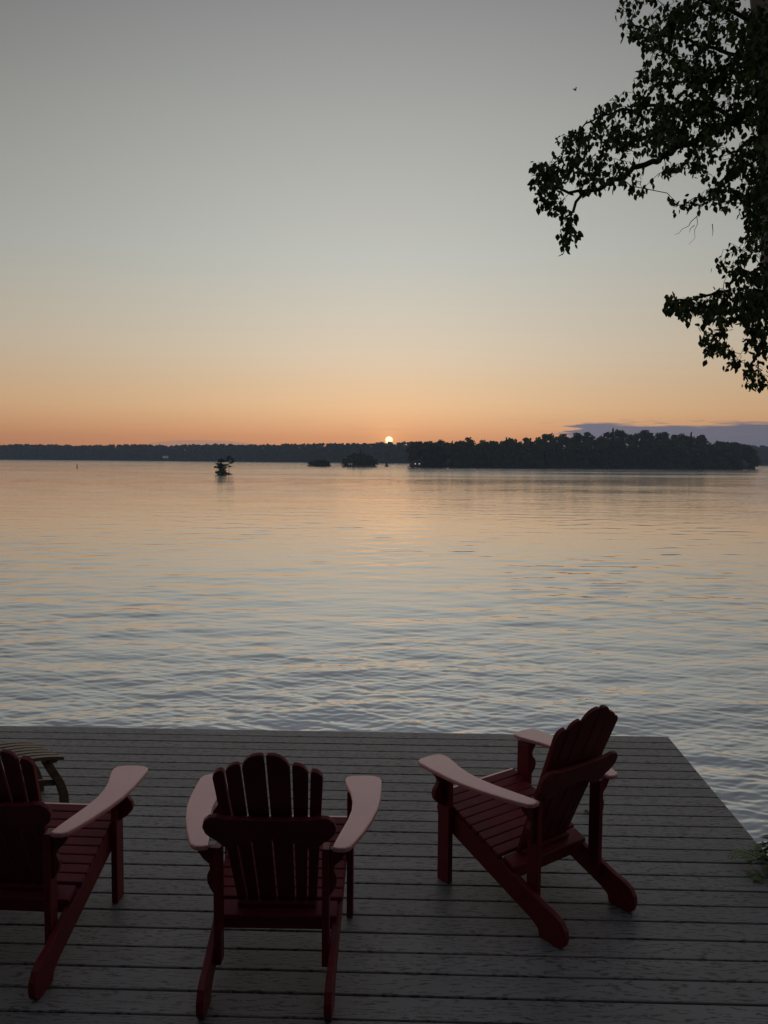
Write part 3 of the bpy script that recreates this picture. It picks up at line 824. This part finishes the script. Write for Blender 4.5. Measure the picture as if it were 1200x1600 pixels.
# large wooded island on the right
r_is = np.random.default_rng(33)
SKY_R = [(640, 690), (700, 689), (760, 686), (830, 685), (870, 679), (900, 678), (940, 677), (970, 674), (1000, 675), (1040, 679), (1085, 681), (1110, 686), (1150, 688), (1172, 692), (1184, 703)]
shore_px = [(636, 730.3), (760, 730.8), (900, 731.8), (1040, 732.6), (1182, 733.2)]
def isl_front(px):
    D = np.interp(px, [636, 760, 900, 1040, 1182], [392, 400, 408, 414, 420])
    return unproj(px, 740, D)
def isl_ground(px, depth):
    """ground height on the island: rises inland and towards its middle"""
    top = np.interp(px, [p for p, _ in SKY_R], [y for _, y in SKY_R])
    base = np.interp(px, [p for p, _ in shore_px], [y for _, y in shore_px])
    full = (base-top)*405/FPX
    rise = max(0.0, full-11.2)*1.35
    return WATER+.25+rise*min(1, depth/26)+.5*min(1, depth/4)
def isl_pt(i, j):
    px = 628+i*(1200-628); dep = -6+j*75
    f = isl_front(px); e = min(1, min(i, 1-i)*14)
    z = isl_ground(px, max(0, dep))*1.0 if dep > 0 else WATER-.6+dep*.1
    z = WATER-.8+(z-WATER+.8)*e
    if j > .85: z -= (j-.85)/.15*6
    return (f.x*(1+dep/f.y), f.y+dep, z)
kind(mound('island', isl_pt, 60, 16, M_FORFLOOR), 'structure')
ntree = 0
for row, dep in enumerate((1.2, 5, 10, 16, 23, 31)):
    n = 38-2*row
    for k in range(n):
        px = 641+(1181-641)*(k+.5+r_is.uniform(-.42, .42))/n
        f = isl_front(px); dd = dep+r_is.uniform(-1.6, 1.6)
        z = isl_ground(px, dd)
        endf = np.interp(px, [636, 655, 1165, 1184], [.8, 1, 1, .62])
        s = r_is.uniform(.84, 1.02)*endf*(.74 if row == 0 else 1)
        hs = s*r_is.uniform(.92, 1.06)*.97
        place_tree((BUSH[int(r_is.integers(4))] if row == 0 else LEAFY[int(r_is.integers(5))]), (f.x*(1+dd/f.y), f.y+dd, z-.15), s*1.25, hs, r_is.uniform(0, 6.28), 'broadleaf_tree',
                   ['low rounded tree at the waterline of the large wooded island', 'dark broadleaf tree on the slope inside the large island wood', 'dark broadleaf tree on the crest of the large wooded island'][0 if row == 0 else (1 if row < 4 else 2)],
                   ['trees at the island waterline', 'trees on the island slope', 'trees on the island crest'][0 if row == 0 else (1 if row < 4 else 2)])
for px, dd, hh in ((790, 6, 1.16), (1078, 16, 1.22), (1088, 14, 1.1), (706, 7, 1.0), (956, 20, 1.13), (828, 10, 1.08), (900, 12, 1.05)):
    f = isl_front(px)
    place_tree(PINES[int(r_is.integers(3))], (f.x*(1+dd/f.y), f.y+dd, isl_ground(px, dd)-.1), hh*.8, hh*.98, r_is.uniform(0, 6), 'conifer_tree',
               'dark pointed conifer rising from the wood on the large island', 'conifers of the island wood')

# far wooded shore all along the horizon (one mass)
def far_shore():
    r = np.random.default_rng(77)
    def front(x):           # y of the waterline for world x
        return np.interp(x, [-1400, -700, -420, -180, -80, 40, 200, 520, 1400], [700, 960, 950, 905, 850, 790, 850, 960, 1000])
    def top(x):             # height of the wooded skyline above the water
        return np.interp(x, [-1400, -450, -300, -120, -60, 30, 200, 400, 1400], [19.0, 19.2, 19.6, 20.8, 21.9, 22.2, 22.0, 25, 25])+.5*math.sin(x*.021)+.4*math.sin(x*.057+1)
    def pt(i, j):
        x = -1400+2800*i; y = front(x)-4+j*160
        z = WATER-.6 if j == 0 else WATER+.3+(top(x)-10.5)*min(1, j*160/75)
        return (x, y, z)
    kind(mound('far_shore', pt, 160, 9, M_FORFLOOR), 'structure')
    VV, FF = [], []; off = 0
    protos = []
    for V, F in [p[2] for p in LEAFY]:
        k = 5                                   # thinner copies for the distance
        nfaces = len(F)//3
        pick = r.permutation(nfaces)[:nfaces//3]
        v = V.reshape(-1, 5, 3)
        c = v.mean(1, keepdims=True); v = (c+(v-c)*1.9)[pick]
        protos.append(v.reshape(-1, 3))
    tri = np.array([(0, 1, 2), (0, 2, 3), (0, 3, 4)])
    for dep, step in ((2, 4.2), (14, 4.4), (32, 4.6), (55, 4.4), (74, 3.6)):
        for x in np.arange(-760, 760, step):
            if 70 < x < 330 and dep < 90: 
                if abs(x-200) < 125: continue       # hidden behind the island
            xx = x+r.uniform(-2, 2); d = dep+r.uniform(-5, 5)*(dep > 5)
            v = protos[int(r.integers(5))]
            s = r.uniform(.92, 1.06)*(.8 if dep < 5 else 1); a = r.uniform(0, 6.28)
            ca, sa = math.cos(a), math.sin(a)
            hz = WATER+.5+(top(xx)-10.2)*min(1, (d+4)/75)
            w = np.stack([(v[:, 0]*ca-v[:, 1]*sa)*s*1.3+xx, (v[:, 0]*sa+v[:, 1]*ca)*s*1.3+front(xx)+d, v[:, 2]*s*.92-.8+hz], -1)
            nq = len(w)//5
            F = (tri[None]+(np.arange(nq)*5)[:, None, None]).reshape(-1, 3)+off
            VV.append(w); FF.append(F); off += len(w)
    o = mesh_obj('far_woods', from_np('far_woods', np.concatenate(VV), np.concatenate(FF), 3, M_FOREST))
    kind(o, 'stuff', 'low dark woods lining the whole far shore under the sunset')
    o['category'] = 'woods'
far_shore()

# low islets with bushes and trees in the middle of the lake
def islet(px0, px1, ybase, hgt, name='islet'):
    a = waterpoint((px0+px1)/2, ybase); Dm = a.y
    w = (px1-px0)/FPX*Dm
    rr = np.random.default_rng(int(px0))
    def pt(i, j):
        t = i*2*math.pi; q = j
        wob = 1+.14*math.sin(3*t+px0)+.1*math.sin(5*t)
        return (a.x+math.cos(t)*w/2*q*wob, a.y+w*.25+math.sin(t)*w*.28*q*wob, WATER+hgt*(1-q**2.2)*(1+.25*math.sin(9*t+7*q))-.25*q)
    o = mound(name, pt, 40, 8, M_ROCK); kind(o, 'structure')
    return a, w
def pix_tree(px, ybase, ytop, D, proto, wide, name, label, group, dz=0.0):
    p = unproj(px, 740, D)
    h = (ybase-ytop)*D/FPX
    s = h/12.0
    return place_tree(proto, (p.x, D, WATER+dz), s*wide, s, px % 6.28, name, label, group)
# near islet: dense spruce bush and a spindly pine
a, w = islet(336, 366, 741.5, .45)
D0 = a.y+1.2
pix_tree(346, 741, 716.0, D0, BUSH[1], 1.75, 'small_tree', 'dense rounded small tree on the tiny near islet', None, .2)
def spindly_pine():
    p = unproj(357.5, 740, D0+.5); base = Vector((p.x, p.y, WATER+.2))
    root = tag(empty('lone_pine', base), 'spindly pine with sparse tufts on the tiny near islet', 'tree')
    a = Acc(); a.add(*tube([(0, 0, -.3), (.05, 0, 1.2), (-.1, 0, 2.4), (.1, 0, 4.0)], [.09, .07, .05, .02], 6))
    tuf = [(.75, 0, 3.3, .55), (-.55, .1, 2.9, .45), (.55, -.1, 2.45, .4), (.1, 0, 3.9, .5), (-.2, 0, 3.45, .35), (1.1, 0, 2.75, .35), (-.5, 0, 2.0, .35), (.3, 0, 1.7, .3)]
    r = np.random.default_rng(3); pos = []
    for x, y, z, s in tuf:
        a.add(*tube([(0, 0, z-.35), (x*.5, y*.5, z-.12), (x, y, z)], [.035, .025, .01], 4))
        pos.append(np.array([x, y, z])+r.normal(0, 1, (46, 3))*np.array([s*.55, s*.5, s*.24]))
    mesh_obj('trunk', a.mesh('trunk', M_TRUNK), parent=root)
    pos = np.concatenate(pos)
    cv = np.array([(-.5, 0, -.4), (.5, 0, -.4), (.62, .12, .3), (0, .0, .62), (-.62, -.1, .3)]); tri = np.array([(0, 1, 2), (0, 2, 3), (0, 3, 4)])
    V, F = scatter(cv, tri, pos, rand_rots(len(pos), 1.6, r), r.uniform(.10, .22, len(pos)))
    mesh_obj('crown', from_np('crown', V, F, 3, M_PINE), parent=root)
spindly_pine()
# bushy low islet
a, w = islet(479, 520, 728.6, .5)
for px, yt, wd in ((486, 721, 1.9), (493, 719, 1.7), (500, 717.5, 1.5), (507, 718, 1.6), (512, 721, 1.7)):
    pix_tree(px, 728.4, yt, a.y+2.5, BUSH[int(px) % 4], wd*1.9, 'islet_bush', 'round dark bush on the low islet left of the wooded islet', 'bushes on the low islet', .15)
islet(514, 540, 728.2, .16)
# wooded islet
a, w = islet(533, 594, 729.0, .8)
for px, yt, wd, pr in ((538, 716, 1.3, 0), (545, 711, 1.1, 1), (552, 707, 1.0, 2), (559, 708, 1.0, 3), (566, 706, 1.0, 4), (573, 709, 1.1, 0), (580, 711, 1.1, 1), (586, 716, 1.4, 2), (549, 718, 1.6, 3), (570, 719, 1.7, 4), (561, 720, 1.7, 1)):
    pix_tree(px, 728.6, yt, a.y+3+(yt < 714)*2.0, BUSH[pr % 4], wd*1.1, 'islet_tree', 'taller dark leafy tree on the small wooded islet' if yt < 714 else 'low dark leafy tree at the edge of the small wooded islet', 'taller trees on the wooded islet' if yt < 714 else 'low trees on the wooded islet', .35)
pix_tree(563, 728.6, 702.5, a.y+6, PINES[1], .8, 'islet_pine', 'slim pointed conifer above the small wooded islet', None, .35)
# last bush on a rock
a, w = islet(598, 610, 729.0, .4)
pix_tree(604, 728.8, 722.5, a.y+1.2, BUSH[2], 1.5, 'rock_bush', 'single low bush on a rock beside the wooded islet', None, .15)

# channel marker
def marker():
    p = waterpoint(120.5, 731.3)
    root = tag(empty('channel_marker', (p.x, p.y, WATER)), 'thin dark channel marker post floating alone on the lake', 'marker')
    m = simple('marker_paint', (.02, .03, .025), (.04, .05, .04), 4, .5)
    def lathe(prof, n=10):
        vs, fs = [], []
        for rr, z in prof:
            for k in range(n): vs.append((rr*math.cos(6.2832*k/n), rr*math.sin(6.2832*k/n), z))
        for i in range(len(prof)-1):
            for k in range(n): fs.append((i*n+k, i*n+(k+1) % n, (i+1)*n+(k+1) % n, (i+1)*n+k))
        return vs, fs
    a = Acc(); a.add(*lathe([(.01, -.4), (.30, -.38), (.32, .02), (.26, .16), (.10, .20)])); mesh_obj('float', a.mesh('float', m), parent=root)
    a = Acc(); a.add(*lathe([(.13, .19), (.12, 1.0), (.15, 1.02), (.15, 1.3), (.02, 1.42)])); mesh_obj('post', a.mesh('post', m), parent=root)
marker()

# cabins half hidden in the trees
def cabin(px, py, D, label, wallc, size=1.0, lit=True, z=None):
    p = unproj(px, py, D)
    base = WATER+.5 if z is None else z
    root = tag(empty('cabin', (p.x, D, base), .1), label, 'cabin')
    wall = simple('cabin_wall', wallc, tuple(c*1.3 for c in wallc), 2)
    roof = simple('cabin_roof', (.03, .03, .03), (.05, .05, .05), 2)
    w, d, h = 5*size, 4*size, 2.4*size
    mesh_obj('wall', solid('wall', box_out(w, d), h, lambda u, v, t: (u, v, t+h/2), wall, bevel=0), parent=root)
    ro = [(-w/2-.3, h), (w/2+.3, h), (0, h+1.4*size)]
    mesh_obj('roof', solid('roof', ro, d+.6, lambda u, v, t: (u, t, v+.01), roof, bevel=0), parent=root)
    wm, wn, b = mat('cabin_window')
    b.inputs['Base Color'].default_value = (.1, .1, .1, 1)
    if lit:
        b.inputs['Emission Color'].default_value = (1, .86, .72, 1); b.inputs['Emission Strength'].default_value = .5
    for x in (-1.2*size, 1.0*size):
        wd = mesh_obj('window', solid('window', box_out(.6*size, .6*size), .06, lambda u, v, t: (u+x, -d/2-.05+t, v+h*.55), wm, bevel=0), parent=root)
cabin(651.5, 725, 391, 'small cabin with lit windows at the tip of the large island', (.05, .045, .04), .9)
cabin(547.5, 725, waterpoint(560, 729).y+1.0, 'tiny cabin with pale window on the small wooded islet', (.05, .045, .04), .55)
cabin(258.5, 713, 905, 'small pale house among the trees on the far shore', (.55, .55, .55), 1.1, False, WATER+3.0)

# a small bird in the open sky
def bird():
    p = unproj(898.5, 141, 30)
    root = tag(empty('bird', p, .7), 'tiny dark bird flying in the open sky beside the birch', 'bird')
    m = simple('bird_feather', (.012, .011, .01), (.03, .028, .025), 30)
    a = Acc(); a.add(*tube([(-.07, 0, 0), (-.05, 0, .005), (0, 0, .01), (.045, 0, .012), (.065, 0, .015), (.085, 0, .012)], [.004, .018, .026, .018, .015, .002], 8))
    mesh_obj('body', a.mesh('body', m), parent=root)
    for s in (-1, 1):
        ol = [(.03, 0), (.035, .05), (.01, .10), (-.03, .085), (-.035, .03), (-.03, 0)]
        mesh_obj('wing', solid('wing', ol, .005, lambda u, v, w, s=s: (u, s*(v*.55+.012), .015+v*.8+w), m, bevel=.001, seg=1), parent=root)
    mesh_obj('tail', solid('tail', [(-.06, -.012), (-.06, .012), (-.12, .022), (-.12, -.022)], .004, lambda u, v, w: (u, v, .002+w), m, bevel=.001, seg=1), parent=root)
bird()

# unseen wood added behind the deck to keep the eastern sky off the chairs
def sky_blocking_woods():
    r = np.random.default_rng(50)
    VV, FF = [], []; off = 0
    for k in range(26):
        x = -16+32*(k % 13)/12+r.uniform(-.8, .8); y = -4.5-5.0*(k//13)+r.uniform(-1, 1)
        V, F = LEAFY[k % 5][2]
        s = r.uniform(.85, 1.05)
        w = V*np.array([s*1.05, s*1.05, s])+np.array([x, y, -2.0])
        VV.append(w); FF.append(F+off); off += len(w)
    o = mesh_obj('woods', from_np('woods', np.concatenate(VV), np.concatenate(FF), 3, M_FOREST))
    kind(o, 'stuff', 'unseen dark woods added behind the deck to block the eastern sky'); o['category'] = 'woods'
sky_blocking_woods()

# ------------------------------------------------------------------ evening haze over the lake
def haze():
    m = bpy.data.materials.new('haze_air'); m.use_nodes = True; nt = m.node_tree; nt.nodes.clear()
    pv = N(nt, 'ShaderNodeVolumePrincipled'); pv.inputs['Color'].default_value = (.58, .74, 1, 1); pv.inputs['Density'].default_value = .00032
    pv.inputs['Anisotropy'].default_value = 0.0
    o = N(nt, 'ShaderNodeOutputMaterial'); L(nt, pv.outputs[0], o.inputs['Volume'])
    x, y0, y1, z0, z1 = 1500, -90, 1200, WATER-3.2, 34
    me = solid('haze', [(-x, y0), (x, y0), (x, y1), (-x, y1)], z1-z0, lambda u, v, w: (u, v, w+(z0+z1)/2), m, bevel=0)
    kind(mesh_obj('haze', me), 'stuff')
HAZE = True
if HAZE: haze()
